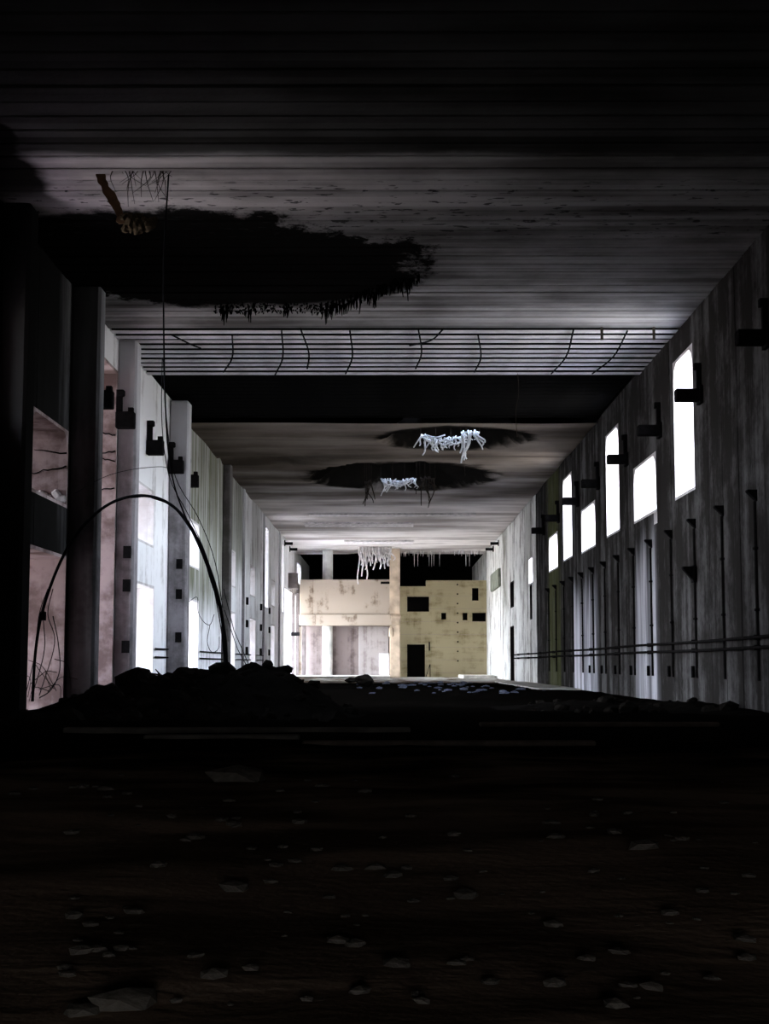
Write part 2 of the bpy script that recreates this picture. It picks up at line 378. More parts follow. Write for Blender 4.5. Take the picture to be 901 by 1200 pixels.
ll = ['window of the left wall just beside the left edge of the frame', 'dim pinkish square window at the left edge', 'dim pinkish doorway at the left edge behind the cable arc', 'tall full height slot with pinkish jamb between two piers',
      'square upper window behind the second pier, lavender white', 'bright lavender doorway under the square window', 'upper window behind the third pier', 'bright doorway behind the lower right leg of the cable arc',
      'upper opening beyond the dark narrow pier', 'lower opening beyond the dark narrow pier', 'small lit upper opening, fourth of the left wall', 'small lit lower opening, fourth of the left wall', 'tall lit slit on the far left wall',
      'last small upper opening before the far gateway', 'last small lower opening before the far gateway', 'tall thin bright slit beside the far gateway', 'wide glaring gateway at the far left end', 'bright slit window above the far gallery']
for h, l in zip(LEFT, ll): reveal(XL, -1, h, depth_left(h), M['pink'] if h[0] < 70 else M['jamb'], label=l, door=h[2] < 0)

for k, (yj, z, x1_) in enumerate(((63.88, 10.75, 2.2), (63.88, 10.2, 1.6), (75.18, 13.3, 1.4), (75.18, 12.5, 1.3), (75.18, 11.9, 1.0), (75.18, 10.6, 1.5))):
    pts = [(XL - .05 - x1_ * q / 8, yj, z + random.uniform(-.06, .06) + .04 * q * (-1) ** k) for q in range(9)]
    MB().tube(pts, .04, .015, 5).build('crack', M['black_tone'], wL)
for k in range(9):
    o = MB().box((-.22, -.1, -.16), (.22, .1, .18)).build('crumbled_edge', M['jamb'], wL, bevel=.07)
    o.location = (XL - .25 - k * .2, 63.85, 8.75 + .22 * math.sin(k * 2.1)); o.rotation_euler = (.2, k * .9, 0)
# piers that stand out from the left wall
def pier(y0, y1, prot, plates=(), mat='pier'):
    o = MB().box((XL - .05, y0, -.8), (XL + prot, y1, ZC + .1)).build('pier', M[mat], wL, bevel=.12)
    for z in plates:
        MB().box((XL + prot * .45, y0 - .12, z), (XL + prot * .45 + .38, y0 + .02, z + .62)).build('steel_plate', M['steel'], wL)
    return o
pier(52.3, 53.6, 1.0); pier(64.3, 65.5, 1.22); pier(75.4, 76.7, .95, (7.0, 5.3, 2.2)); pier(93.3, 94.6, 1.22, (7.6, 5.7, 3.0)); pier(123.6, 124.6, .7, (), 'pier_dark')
pier(140.6, 141.6, .15); pier(163.4, 164.4, .15); pier(186.6, 187.6, .15)

for yy in (144.5, 160.2, 171.5):
    for z in (7.4, 5.2, 2.6): MB().box((XL - .02, yy, z), (XL + .16, yy + .9, z + .7)).build('steel_plate', M['steel'], wL)
# back wall behind the camera, end of the hall
BACK = (-2.0, 3.0, .0, 2.6)                    # low entrance added out of view to light the near floor
mb = MB()
for a, b, c, d in cells(XL - .6, XR + .6, -.9, ZC + .6, [BACK]): mb.box((a, YB - .6, c), (b, YB, d))
struct(mb.build('wall_back', M['black_tone']), 'dark wall with an added low entrance behind the viewer', 'wall')
l = bpy.data.lights.new('sky_portal', 'AREA'); l.shape = 'RECTANGLE'; l.cycles.is_portal = True; l.size = 5; l.size_y = 2.6
o = bpy.data.objects.new('sky_portal', l); C.objects.link(o); o.location = (.5, YB - .55, 1.3); o.rotation_euler = (math.pi / 2, 0, 0)
struct(MB().box((XL - .6, 262, -.9), (XR + .6, 262.6, ZC + 4.7)).build('wall_far', M['black_tone']), 'black far wall of the dark room above the end wall', 'wall')

# ------------------------------------------------------------------ end wall, right half
END_HOLES = [(2.55, 5.85, 9.4, 11.67), (2.54, 5.2, -.6, 4.55), (7.64, 8.4, 8.25, 9.25), (10.82, 11.58, 8.12, 9.25), (12.25, 13.25, 11.05, 12.95), (12.25, 14.3, 7.95, 9.25), (1.4, 5.36, 13.2, 14.4)]
mb = MB()
for a, b, c, d in cells(1.4, XR, -.9, 14.08, END_HOLES): mb.box((a, YE, c), (b, YE + .9, d))
wE = struct(mb.build('wall_end', M['end']), 'tan concrete end wall with dark openings, right of the gallery', 'wall')
for k, (a, b, c, d) in enumerate(END_HOLES[:6]):
    MB().box((a - .3, YE + .92, c - .3), (b + .3, YE + 1.1, d + .3)).build('dark_backing', M['black_tone'], wE)
for k in range(9):
    MB().tube([(10.08, YE - .03, 13.45 - 1.42 * k), (10.08, YE + .02, 13.45 - 1.42 * k)], .13, n=8).build('anchor_hole', M['steel'], wE)
MB().box((5.75, YE - .12, 3.6), (5.95, YE + .02, 4.9)).build('wall_bar', M['steel'], wE)
MB().tube([(5.3, YE - 1, -.3), (5.9, YE - .1, 1.5)], .05).tube([(5.95, YE - .1, -.3), (5.95, YE - .1, 1.6)], .06).build('bent_bar', M['steel'], wE)
for k in range(7):
    jb_ = MB()
    for a, b, c, d in cells(1.45, XR, .3 + 1.9 * k, .34 + 1.9 * k, END_HOLES): jb_.box((a, YE - .025, c), (b, YE + .01, d))
    jb_.build('pour_joint', M['gallery'], wE)
wE2 = struct(MB().box((XL, YE, -.9), (1.4, YE + .8, 7.2)).build('wall_end_left', M['gallery']), 'pale wall behind and left of the gallery', 'wall')

# ------------------------------------------------------------------ gallery at the far left
ga = thing('concrete_gallery', 'stained concrete gallery block on a pillar at the far left end', 'gallery', loc=(-6, 214, -.6))
def gpart(name, mb, mat, bevel=.06):
    mb.v = [(x + 6, y - 214, z + .6) for x, y, z in mb.v]; return mb.build(name, M[mat], ga, bevel=bevel)
gpart('parapet', MB().box((-13.0, 214, 8.75), (1.38, 214.8, 13.76)), 'gallery')
gpart('ledge', MB().box((-13.05, 213.6, 7.15), (.9, 216.5, 8.75)), 'gallery', .12)
gpart('ledge_nose', MB().tube([(.2, 213.8, 8.0), (1.0, 213.75, 8.0), (1.45, 213.7, 7.9)], .85, .7, 10), 'tan')
gpart('gallery_deck', MB().box((-13.0, 214.3, 12.9), (1.38, 221.9, 13.3)), 'gallery')
gpart('recessed_wall', MB().box((-12.9, 217.5, -.6), (.2, 218.1, 7.2)), 'recess')
gpart('recessed_panel', MB().box((-4.6, 217.3, -.6), (-.2, 217.52, 7.1)), 'recess_pale')
gpart('pillar', MB().box((-.05, 213.85, -.8), (1.45, 216.2, ZC - .02)), 'tan')
gpart('pillar_bracket', MB().box((-.2, 213.7, 5.4), (.55, 214.1, 6.9)), 'tan', .2)
gpart('round_column', MB().tube([(-9.1, 216.3, -.8), (-9.1, 216.3, 7.15)], .75, n=16), 'column')
gpart('round_column', MB().tube([(-9.1, 216.6, 13.3), (-9.1, 216.6, ZC)], .75, n=16), 'column')
gpart('drain_slot', MB().box((-1.35, 213.95, 13.1), (.15, 214.05, 13.45)), 'steel', 0)
gpart('stair_block', MB().box((-1.6, 216.9, -.6), (-.1, 217.4, 3.2)), 'jamb')
gpart('side_post', MB().box((-12.75, 215.2, -.6), (-12.2, 215.8, 7.2)), 'box')
for x, d in ((-13.72, 'nearer the wall'), (-13.12, 'next to the gallery')):
    p = thing('steel_post', 'dark thin post in front of the glaring far gateway, ' + d, 'post', 'posts in the far gateway', (x, 211, -.4))
    MB().box((-.2, -.15, 0), (.2, .15, 12.0)).build('shaft', M['box'], p); MB().box((-.3, -.2, 6.0), (.3, .2, 6.5)).build('collar', M['steel'], p)
    MB().box((-.2, -.2, -.1), (.2, .2, .05)).build('foot_plate', M['steel'], p)
p = thing('wall_cabinet', 'grey brown box high on the left wall above the far gateway', 'box', loc=(XL, 204, 12))
MB().box((0, 0, 0), (1.25, 2, 2.1)).build('cabinet_body', M['box'], p); MB().box((.06, -.05, .06), (1.19, 0, 2.04)).build('cabinet_door', M['box'], p)
p = thing('wall_shutter', 'grey green rectangular shutter high on the far right wall', 'panel', loc=(XR, 193, 11.7))
MB().box((-.3, 0, 0), (0, 15.4, 2.35)).build('shutter_frame', M['green_box'], p)
for k in range(4): MB().box((-.36, .2 + 3.75 * k, .15), (-.3, 3.75 + 3.75 * k, 2.2)).build('shutter_leaf', M['green_box'], p)

# ------------------------------------------------------------------ ceiling
cm = MB()
R0, R1, R2 = 72.6, 84.65, 101.4
cm.box((XL - .6, YB - .6, ZC + .28), (XR + .6, R0, ZC + 1.2)).box((XL - .6, R0, ZC + .75), (XR + .6, R2 + .2, ZC + 1.4))
ce = struct(cm.build('ceiling', M['black_tone']), 'dark ceiling of long concrete beams laid across the hall', 'ceiling')
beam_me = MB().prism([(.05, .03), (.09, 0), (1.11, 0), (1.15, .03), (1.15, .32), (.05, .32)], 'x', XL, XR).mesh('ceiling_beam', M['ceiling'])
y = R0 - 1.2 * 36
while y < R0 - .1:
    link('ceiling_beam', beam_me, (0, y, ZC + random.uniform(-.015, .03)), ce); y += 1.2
rib_me = MB().prism([(0, .0), (.66, 0), (.66, .03), (0, .03)], 'x', XL, XR).mesh('soffit_rib', M['rib'])
web_me = MB().box((XL, .30, .03), (XR, .36, .7)).mesh('shade_web', M['black_tone'])  # black webs put the shade of the gaps into the colour
for k in range(10):
    r = link('soffit_rib', rib_me, (0, R0 + .35 + 1.2 * k, ZC + random.uniform(-.02, .02)), ce); link('shade_web', web_me, (0, 0, 0), r)
black_beam_me = MB().prism([(.03, .02), (.06, 0), (1.14, 0), (1.17, .02), (1.17, .4), (.03, .4)], 'x', XL, XR).mesh('black_beam', M['black_tone'])
for k in range(14): link('black_beam', black_beam_me, (0, R1 + .02 + 1.197 * k, ZC + .42), ce)  # near-black stretch of beams, set a little higher
# far ceiling: a continuous uneven slab with two bomb craters
SHAFTS = [(2.1, 6.9, 107.6, 108.9), (-.9, 2.5, 130.1, 131.3)]        # holes right through the roof
CR = [(4.8, 109.5, 5.2, 5.5, 2.6), (1.0, 132, 8.2, 9.5, 3.2), (-10, 121, 5, 3, .7), (-1.2, 226, 5, 3, .9)]
def ceil_h(x, y):
    h = .10 * noise.fractal(Vector((x * .06, y * .09, 3)), 1, 2, 3) + .05 * math.sin(y * .42 + .08 * x)
    for cx, cy, rx, ry, d in CR:
        q = math.hypot((x - cx) / rx, (y - cy) / ry) + .22 * noise.noise(Vector((x * .5, y * .5, cx)))
        if q < 1: h += d * min(1, (1 - q) * 2.2)
    return ZC + max(-.12, h)
fm = MB(); fx = [XL - .3 + i * .44 for i in range(66)]; fy = [R2 + i * .8 for i in range(157)]
for yy in fy:
    for xx in fx: fm.v.append((xx, yy, ceil_h(xx, yy)))
for j in range(len(fy) - 1):
    for i in range(len(fx) - 1):
        mx_, my_ = fx[i] + .22, fy[j] + .4
        if any(a0 < mx_ < a1 and b0 < my_ < b1 for a0, a1, b0, b1 in SHAFTS): continue
        a = j * len(fx) + i; fm.f.append((a, a + 1, a + len(fx) + 1, a + len(fx)))
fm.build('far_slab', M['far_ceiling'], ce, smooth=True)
rs = MB().box((XL - .6, R2 - .3, ZC + .3), (XR + .6, R2, ZC + 4.2))
for a, b, c, d in cells(XL - .6, XR + .6, R2, 262.6, SHAFTS): rs.box((a, c, ZC + 4.2), (b, d, ZC + 4.8))
rs.build('roof_slab', M['black_tone'], ce)
for a0, a1, b0, b1 in SHAFTS:
    l = bpy.data.lights.new('sky_portal', 'AREA'); l.shape = 'RECTANGLE'; l.cycles.is_portal = True; l.size = a1 - a0; l.size_y = b1 - b0
    o = bpy.data.objects.new('sky_portal', l); C.objects.link(o); o.location = ((a0 + a1) / 2, (b0 + b1) / 2, ZC + 4.75)
for a, b, c, d in ((-10.2, 2.8, 174, 178.5), (-6.2, 3.2, 200, 204), (-9, 9.5, 163.5, 165.5)):
    MB().box((a, c, ZC - .18), (b, d, ZC + .15)).build('pale_strip', M['lime'], ce)  # pale boxes in place of lit patches on the far ceiling
for sx_ in (XL - .6, XR + .1):
    MB().box((sx_, R2, ZC + .2), (sx_ + .5, 262, ZC + 4.3)).build('roof_edge', M['black_tone'], ce)

# ------------------------------------------------------------------ brackets on the walls
rb = [(55.6, 'at the right edge of the photo'), (67.8, 'jutting in front of the nearest tall window'), (78.2, 'on bare wall between the nearest tall and square windows'),
      (89.4, 'beside the top of the second tall window, on its near side'), (101.6, 'above the second square window, near side'), (112.7, 'in front of the third tall window, near side'),
      (126.0, 'above the third square window'), (137.9, 'the last small one beyond the third square window')]
first = None
for Yb, d in rb:
    if first is None:
        b = thing('wall_bracket', '', 'bracket', 'steel brackets along the right wall')
        MB().box((-1.2, -.3, -.28), (0, .3, .28)).build('bracket_arm', M['steel'], b, bevel=.04)
        MB().box((-.2, -.12, .28), (.0, .12, 1.5)).build('upright', M['steel'], b)
        MB().box((-.30, -.16, 1.2), (.0, .16, 1.5)).build('upright_head', M['steel'], b)
        MB().box((-.14, -.42, -.4), (.06, .42, .4)).build('wall_plate', M['steel'], b)
        first = b
    else: b = copy_tree(first)
    b.location = (XR - .02, Yb, 14.0); b['label'] = 'black steel wall bracket ' + d
lb = [(69.0, XL, 'over the tall pinkish slot, nearest of the left wall'), (74.9, XL, 'with tall upright against the second pier'), (84.6, XL, 'on the brightest white stretch of wall'),
      (92.9, XL, 'half behind the hanging cable'), (100.3, XL, 'right of the hanging cable, above the green streaks')]
first = None
for Yb, X0, d in lb:
    if first is None:
        b = thing('wall_bracket', '', 'bracket', 'steel brackets along the left wall')
        MB().box((0, -.3, -.45), (.95, .3, .4)).build('bracket_arm', M['steel'], b, bevel=.04)
        MB().box((0, -.12, .4), (.3, .12, 1.55)).build('upright', M['steel'], b)
        MB().box((0, -.16, 1.2), (.42, .16, 1.55)).build('upright_head', M['steel'], b, bevel=.06)
        MB().box((.62, -.16, .4), (.88, .16, .62)).build('knob', M['steel'], b)
        first = b
    else: b = copy_tree(first)
    b.location = (X0 + .02, Yb, 14.05); b['label'] = 'black L shaped steel bracket ' + d

for X0, sgn, d in ((XR, -1, 'right'), (XL, 1, 'left')):
    for k, yy in enumerate((196, 206)):
        b = thing('ceiling_bracket', 'tiny black bracket where far ceiling meets %s wall, %s one' % (d, ('nearer', 'farther')[k]), 'bracket', 'tiny far brackets under the ceiling', (X0, yy, ZC - .9))
        MB().box(*[(min(0, sgn * 1.1), 0, 0), (max(0, sgn * 1.1), .5, .35)]).build('bracket_arm', M['steel'], b); MB().box((-.1, -.1, -.15), (.1, .6, .6)).build('bracket_plate', M['steel'], b)
# conduits down the right wall, each under a small wedge
words = ['first', 'second', 'third', 'fourth', 'fifth', 'sixth', 'seventh', 'eighth', 'ninth', 'tenth', 'eleventh', 'twelfth', 'thirteenth', 'fourteenth']
first = None
for k, w in enumerate(words):
    if first is None:
        b = thing('wall_conduit', '', 'conduit', 'vertical conduits on the right wall')
        MB().prism([(0, .15), (-.38, .15), (-.38, .08), (0, -.3)], 'y', -.18, .18).build('wedge', M['steel'], b)
        MB().tube([(-.07, 0, -.3), (-.07, 0, -7.3)], .06, n=6).build('pipe', M['pipe'], b)
        for z in (-2.2, -4.6): MB().box((-.16, -.12, z), (0, .12, z + .1)).build('clamp', M['steel'], b)
        first = b
    else: b = copy_tree(first)
    b.location = (XR - .01, 58.05 + 5.87 * k, 8.3)
    b['label'] = 'thin vertical conduit under a dark wedge, %s from the right edge' % w
b = thing('wall_wedge', 'lone dark wedge low on the third conduit of the right wall', 'wedge', loc=(XR - .15, 69.8, 5.9))
MB().prism([(0, .3), (-.5, .3), (-.5, .2), (0, -.4)], 'y', -.2, .2).build('wedge_body', M['steel'], b)
MB().box((-.05, -.25, -.45), (.04, .25, .35)).build('wedge_plate', M['steel'], b)
for z, d in ((2.68, 'upper'), (2.28, 'lower')):
    p = thing('wall_pipe', '%s of two long dark pipes along the right wall' % d, 'pipe', 'pipes along the right wall', (XR - .22, 40, z))
    MB().tube([(0, 6 * i, .02 * math.sin(i)) for i in range(23)], .065, n=8).build('pipe_run', M['pipe'], p)
    for i in range(1, 23, 2): MB().box((-.04, 6 * i - .06, -.1), (.2, 6 * i + .06, .1)).build('pipe_clip', M['steel'], p)
    q = 0
for z, d in ((2.55, 'upper'), (2.05, 'lower')):
    p = thing('wall_pipe', '%s of two thin dark pipes along the left wall' % d, 'pipe', 'pipes along the left wall', (XL + .12, 0, z))
    for a, c in ((65.6, 69.2), (88.2, 93.2), (94.7, 102.1), (109, 123.5), (125.1, 128), (134.7, 140.5), (141.7, 148.6), (155.2, 163.3)):
        MB().tube([(0, a, 0), (0, c, 0)], .05).build('pipe_run', M['pipe'], p)
for k in range(7):
    q = MB().box((0, 0, 0), (.12, .3, .55)).build('socket_box', M['steel'])
    q.location = (XR - .13, 70.6 + 6.1 * k, 1.0)
    tag(q, 'tiny dark box low on the right wall, %s from the near end' % words[k], 'box', 'small boxes low on the right wall')

# ------------------------------------------------------------------ cables
YA = 54.0
def cable(name, pts, r, label=None, parent=None, mat='cable', jit=0, n=6):
    P = [at(*p) if len(p) == 3 and not isinstance(p, Vector) else p for p in pts]
    o = MB().tube(spline(P, 6), r, n=n).build(name, M[mat], parent, smooth=True)
    return o
arc = thing('cable_arc', 'great black cable arching from the left edge over to the rubble heap', 'cable')
arc_pts = [(38, 822, YA), (41, 770, YA), (47, 728, YA), (58, 690, YA), (74, 652, YA), (96, 618, YA), (124, 593, YA), (152, 582, YA), (178, 582, YA), (201, 592, YA), (220, 612, YA),
           (236, 642, YA), (249, 677, YA), (258, 712, YA), (264, 752, YA), (266, 796, YA)]
cable('main_cable', arc_pts, .055, None, arc, n=8)
for k in range(4):
    dx = random.uniform(-5, 5)
    pts = [(x + dx * (i / 8) + random.uniform(-1.5, 1.5), y + random.uniform(-1.5, 1.5), YA + .1 * k - .15) for i, (x, y, _) in enumerate(arc_pts[7 + k % 2:])]
    cable('strand', pts, .022, None, arc)
for k in range(3):
    cable('strand', [(30 + 8 * k, 815, YA), (40 + 12 * k, 770 - 8 * k, YA), (46 + 5 * k, 720, YA), (56 + 3 * k, 690, YA)], .018, None, arc)
jb = thing('junction_box', 'small black box hanging on the left leg of the cable arc', 'box', loc=at(50, 722, YA - .3))
MB().box((-.11, -.1, -.16), (.11, .1, .16)).build('box_body', M['steel'], jb, bevel=.02); MB().box((-.09, -.12, -.13), (.09, -.1, .13)).build('box_lid', M['steel'], jb)
MB().tube([(0, 0, .16), (.02, .1, .5), (.10, .3, .95)], .02).build('hook_wire', M['cable'], jb)
hc = thing('hanging_cable', 'thin black cable hanging from the ceiling and swinging down to the rubble heap', 'cable')
cable('main_cable', [Vector((-7.55, 49.2, ZC)), (192, 300, 49.2), (192, 400, 49.3), (194, 480, 50), (198, 535, 51), (206, 575, 52), (220, 612, 53), (238, 652, 53.6), (254, 700, 53.8), (264, 750, 53.8), (268, 792, 53.8)], .03, None, hc)
for k in range(2):
    cable('strand', [(190 + k, 420, 49.5), (190 + 6 * k, 500, 50.4), (199 + 7 * k, 560, 51.6), (222 + 10 * k, 606, 53), (243 + 8 * k, 655, 53.6), (258 + 3 * k, 712, 53.8)], .016, None, hc)
w = cable('loose_wire', [(88, 578, 60), (120, 560, 60), (150, 551, 60), (185, 547, 60), (200, 549, 60)], .012); tag(w, 'thin grey wire curving above the cable arc', 'wire')
for nm, pts, lb_ in (('wire_loop', [Vector((-12.8, 94.62, 5.6)), (231, 700, 95.2), (232, 716, 95.2), (238, 728, 95.2), (246, 732, 95.2), (251, 720, 95.2)], 'upper thin wire loop in front of the third doorway'),
                     ('wire_loop', [(246, 732, 95.2), (243, 752, 95.2), (248, 764, 95.2), (256, 760, 95.2), (257, 746, 95.2)], 'lower thin wire loop in front of the third doorway'),
                     ('wire_loop', [(62, 722, 52), (68, 752, 52), (70, 785, 52), (60, 808, 52), (46, 818, 52)], 'dark wire curling down inside the dim left doorway')):
    tag(cable(nm, pts, .02), lb_, 'wire')
for a, b, l in ((at(263, 715, 55), at(300, 800, 56), 'left one of two stay wires slanting right of the arc foot'), (at(262, 690, 55.5), at(292, 780, 57), 'right one of two stay wires slanting right of the arc foot')):
    tag(MB().tube([a, (a + b) / 2 + Vector((-.1, 0, -.1)), b], .016).build('stay_wire', M['cable'], smooth=True), l, 'wire', 'stay wires by the arc foot')
for k in range(9):
    a = at(random.uniform(30, 95), random.uniform(800, 822), 52.5); b = a + Vector((random.uniform(-1, 1), random.uniform(-.5, .5), random.uniform(.2, 1.6)))
    tag(MB().tube(spline([a, (a + b) / 2 + Vector((random.uniform(-.4, .4), 0, .3)), b], 4), .014).build('loose_twig', M['root'], smooth=True), 'thin dark twig tangled at the foot of the left doorway', 'twig', 'twigs at the left doorway')

# wires under the ribbed soffit
wl = [((272, 392), (262, 436)), ((330, 388), (322, 440)), ((200, 392), (235, 408)), ((352, 385), (360, 432)), ((410, 388), (405, 438)), ((490, 385), (487, 432)), ((480, 405), (520, 385)),
      ((672, 386), (646, 438)), ((735, 388), (694, 438)), ((560, 392), (556, 436))]
for k, (a, b) in enumerate(wl):
    def onceil(p):
        lo = at(p[0], p[1], 50.); d = lo - Vector((0, 0, EYE)); return Vector((0, 0, EYE)) + d * ((ZC - .12 - EYE) / d.z)
    A, B = onceil(a), onceil(b); mid = (A + B) / 2 + Vector((.25, 0, -.15))
    tag(MB().tube(spline([A, mid, B], 5), .045).build('ceiling_wire', M['cable'], smooth=True), 'thin dark wire slack under the ribbed soffit, %s listed from the left' % words[sorted(range(10), key=lambda i: wl[i][0][0]).index(k)], 'wire', 'wires under the ribbed soffit')
for px, n_ in ((705, 'left'), (766, 'right')):
    h = thing('soffit_hanger', 'pale broken hanger under the near edge of the ribbed soffit, %s one' % n_, 'hanger', 'hangers at the soffit edge', at(px, 382, 72.4))
    MB().box((-.06, -.06, -.7), (.06, .06, .35)).build('hanger_bar', M['kerb'], h); MB().box((-.9, -.08, .15), (.9, .08, .3)).build('hanger_rail', M['steel'], h)
for px, y0, y1, Yw, l in ((606, 440, 512, 84, 'pale thin wire dangling right of centre from the soffit edge'), (545, 535, 558, 112, 'short thin wire dangling under the white rebar')):
    a = at(px, y0, Yw); b = at(px, y1, Yw); a.z = (ZC + .3 if Yw < 100 else ceil_h(a.x, a.y) + .1)
    tag(MB().tube(spline([a, (a * 2 + b) / 3 + Vector((.08, 0, 0)), (a + b * 2) / 3 - Vector((.08, 0, 0)), b], 5), .014).build('dangling_wire', M['pale_stone'], smooth=True), l, 'wire')

# ------------------------------------------------------------------ bent rebar in the craters
def tassel(name, label, x0, x1, Yt, ytop, lens, n, mat, r, cat='rebar', sag=0, cross=0):
    t = thing(name, label, cat, loc=at((x0 + x1) / 2, ytop, Yt))
    o = Vector(t.location); rnd = random.uniform
    for k in range(n):
        px = x0 + (x1 - x0) * (k + rnd(.1, .9)) / n; L0 = lens(px) * rnd(.4, 1.15)
        u = 2 * (px - x0) / (x1 - x0) - 1
        a = at(px, ytop + sag * (1 - u * u) - rnd(0, 4), Yt + rnd(-.5, .5)); dx = rnd(-.55, .55); k2 = rnd(-.18, .18)
        pts = [a, a + Vector((dx * .2 + k2, -.25, -L0 * .4)), a + Vector((dx - k2 * .5, -.1 + rnd(-.3, .3), -L0 * .8)), a + Vector((dx + rnd(-.2, .2), rnd(-.3, .3), -L0))]
        if mat == 'lime': pts.insert(0, Vector((a.x, a.y + .2, ceil_h(a.x, a.y + .2) + .05)))
        MB().tube([p - o for p in spline(pts, 3)], r * rnd(.7, 1.2), r * .6, 5).build('bar', M[mat], t, smooth=True)
    rail = [at(x0 + (x1 - x0) * q / 6, ytop + sag * (1 - (q / 3 - 1) ** 2) - 1, Yt) for q in range(7)]
    MB().tube([p - o for p in spline(rail, 3)], r * .9, n=5).build('carrier_bar', M[mat], t, smooth=True)
    for q in (0, 2, 4, 6):                      # thin hangers up into the slab
        p = rail[q]; MB().tube([p - o, Vector((p.x, p.y + 1.0, ceil_h(p.x, p.y + 1.0) + .1)) - o], .02, n=4).build('hanger', M['root'], t)
    for k in range(cross):
        xa = rnd(x0, x1 - (x1 - x0) * .4); xb = xa + (x1 - x0) * rnd(.25, .5); ya = ytop + rnd(0, 8)
        pts = [at(xa, ya, Yt - .3), at((xa + xb) / 2, ya + rnd(1, 6), Yt - .5), at(xb, ya + rnd(-4, 4), Yt - .3)]
        MB().tube([p - o for p in spline(pts, 4)], r * .8, n=5).build('cross_bar', M[mat], t, smooth=True)
    return t
tassel('rebar_tangle', 'white coated bent rebar fringe hanging from the nearer crater', 493, 546, 108.3, 510, lambda x: 1.5 if x < 508 else .85, 30, 'white_bar', .075, sag=7, cross=6)
tassel('rebar_tangle', 'long white bent bars at the right end of the crater fringe', 540, 562, 108.2, 508, lambda x: 2.1 if x < 553 else 1.2, 12, 'white_bar', .09)
tassel('rebar_tangle', 'tangle of white bent rebar hanging in the larger far crater', 446, 488, 130.7, 562, lambda x: 1.5 if x < 462 else .7, 22, 'white_bar', .07, sag=3, cross=9)
tassel('root_strand', 'dark hanging strand under the far crater, left side', 427, 435, 130, 566, lambda x: 2.6, 7, 'root', .06, 'strand')
tassel('root_strand', 'pair of dark hanging strands under the far crater, right side', 492, 510, 130, 562, lambda x: 2.5, 10, 'root', .06, 'strand')
tassel('lime_curtain', 'pale lime crusted curtain of bars hanging beside the far pillar', 420, 459, 211, 643, lambda x: 4.8 if x < 429 else 3.0, 34, 'lime', .14, 'curtain')
mb = MB()
for k in range(70):
    x = random.uniform(1.6, XR - .2); yy = 219 + random.uniform(-2, 2); l = random.uniform(.2, .8) if random.random() < .9 else 2.2
    mb.tube([(x, yy, ZC + .1), (x, yy, ZC - l)], .07, .02, 5)
tag(mb.build('drip_fringe', M['lime']), 'fringe of small pale drips under the ceiling edge above the end wall', 'fringe', kind='stuff')
mb = MB()
for k in range(420):
    px = random.uniform(250, 492); yb = 362 - max(0, px - 380) * .33 + random.uniform(-7, 5)
    lo = at(px, yb, 50.); d = lo - Vector((0, 0, EYE)); p = Vector((0, 0, EYE)) + d * ((ZC - EYE) / d.z)
    mb.tube([p + Vector((0, 0, .1)), p + Vector((random.uniform(-.1, .1), 0, -random.uniform(.05, .5) * (.2 + 2.4 * max(0, noise.noise(Vector((px * .07, 1, 0)))) + .8 * (px > 380))))], .07, .02, 4)
tag(mb.build('hanging_roots', M['black_tone']), 'ragged black fringe of roots along the black ceiling patch', 'roots', kind='stuff')

# rusty wreckage hanging from the ceiling at upper left
hd = thing('hanging_wreckage', 'brown rusty wreckage hanging from the ceiling at upper left', 'wreckage', loc=at(140, 215, 49.2)); o = Vector(hd.location)
bmv = MB()
def strip(pts, wdt, th=.05):
    m_ = MB(); P = spline(pts, 5)
    for i, p in enumerate(P):
        w_ = wdt * (.7 + .5 * noise.noise(Vector((i * .6, wdt, 0))))
        for sx2, sy2 in ((-w_, -th), (w_, -th), (w_, th), (-w_, th)): m_.v.append(tuple(p + Vector((sx2, sy2, 0)) - o))
    for i in range(len(P) - 1):
        for j in range(4): a = i * 4 + j; b = i * 4 + (j + 1) % 4; m_.f.append((a, b, b + 4, a + 4))
    m_.f += [(3, 2, 1, 0), tuple(len(m_.v) - 4 + j for j in range(4))]
    return m_
strip([at(118, 190, 49.2), at(119, 210, 49.1), at(130, 230, 49.0), at(139, 248, 49.0), at(144, 262, 49.0)], .22).build('bent_plate', M['rust'], hd)
strip([at(110, 200, 49.3), at(130, 194, 49.2), at(150, 192, 49.1)], .12).build('bent_plate', M['steel'], hd)
def rock_mesh(name, seed, mat, sub=2, amp=.45, flat=.7):
    b = bmesh.new(); bmesh.ops.create_icosphere(b, subdivisions=sub, radius=1)
    for v in b.verts:
        n = noise.noise(v.co * 1.1 + Vector((seed * 7.3, 0, 0))) + .4 * noise.noise(v.co * 2.7 + Vector((seed * 3.1, 5, 0)))
        v.co *= 1 + amp * n; v.co.z *= flat
    me = bpy.data.meshes.new(name); b.to_mesh(me); b.free(); me.materials.append(mat); return me
for px, py, s_ in ((146, 254, .22), (152, 262, .3), (160, 257, .26), (163, 265, .3), (170, 260, .22), (176, 263, .28), (148, 268, .2), (182, 258, .14)):
    link('crust_lump', rock_mesh('crust_lump', px, M['crust']), at(px, py, 49.0) - o, hd, rot=(0, px * .3, px), sc=(s_, s_ * .8, s_ * .9))
for k in range(26):
    a = at(random.uniform(128, 204), random.uniform(184, 196), 48.8); l = random.uniform(.3, 1.4)
    m_ = MB().tube([q - o for q in spline([a, a + Vector((random.uniform(-.3, .3), 0, -l * .5)), a + Vector((random.uniform(-.5, .5), .1, -l))], 3)], .025, .008, 4)
    m_.build('root', M['root'], hd, smooth=True)
strip([at(130, 80, 44), at(133, 120, 44.2), at(128, 150, 45), at(134, 184, 48.6)], .3, .04).build('bent_plate', M['rust'], hd)
strip([at(98, 80, 44.4), at(101, 110, 44.6), at(99, 128, 44.8)], .1, .04).build('bent_plate', M['rust'], hd)

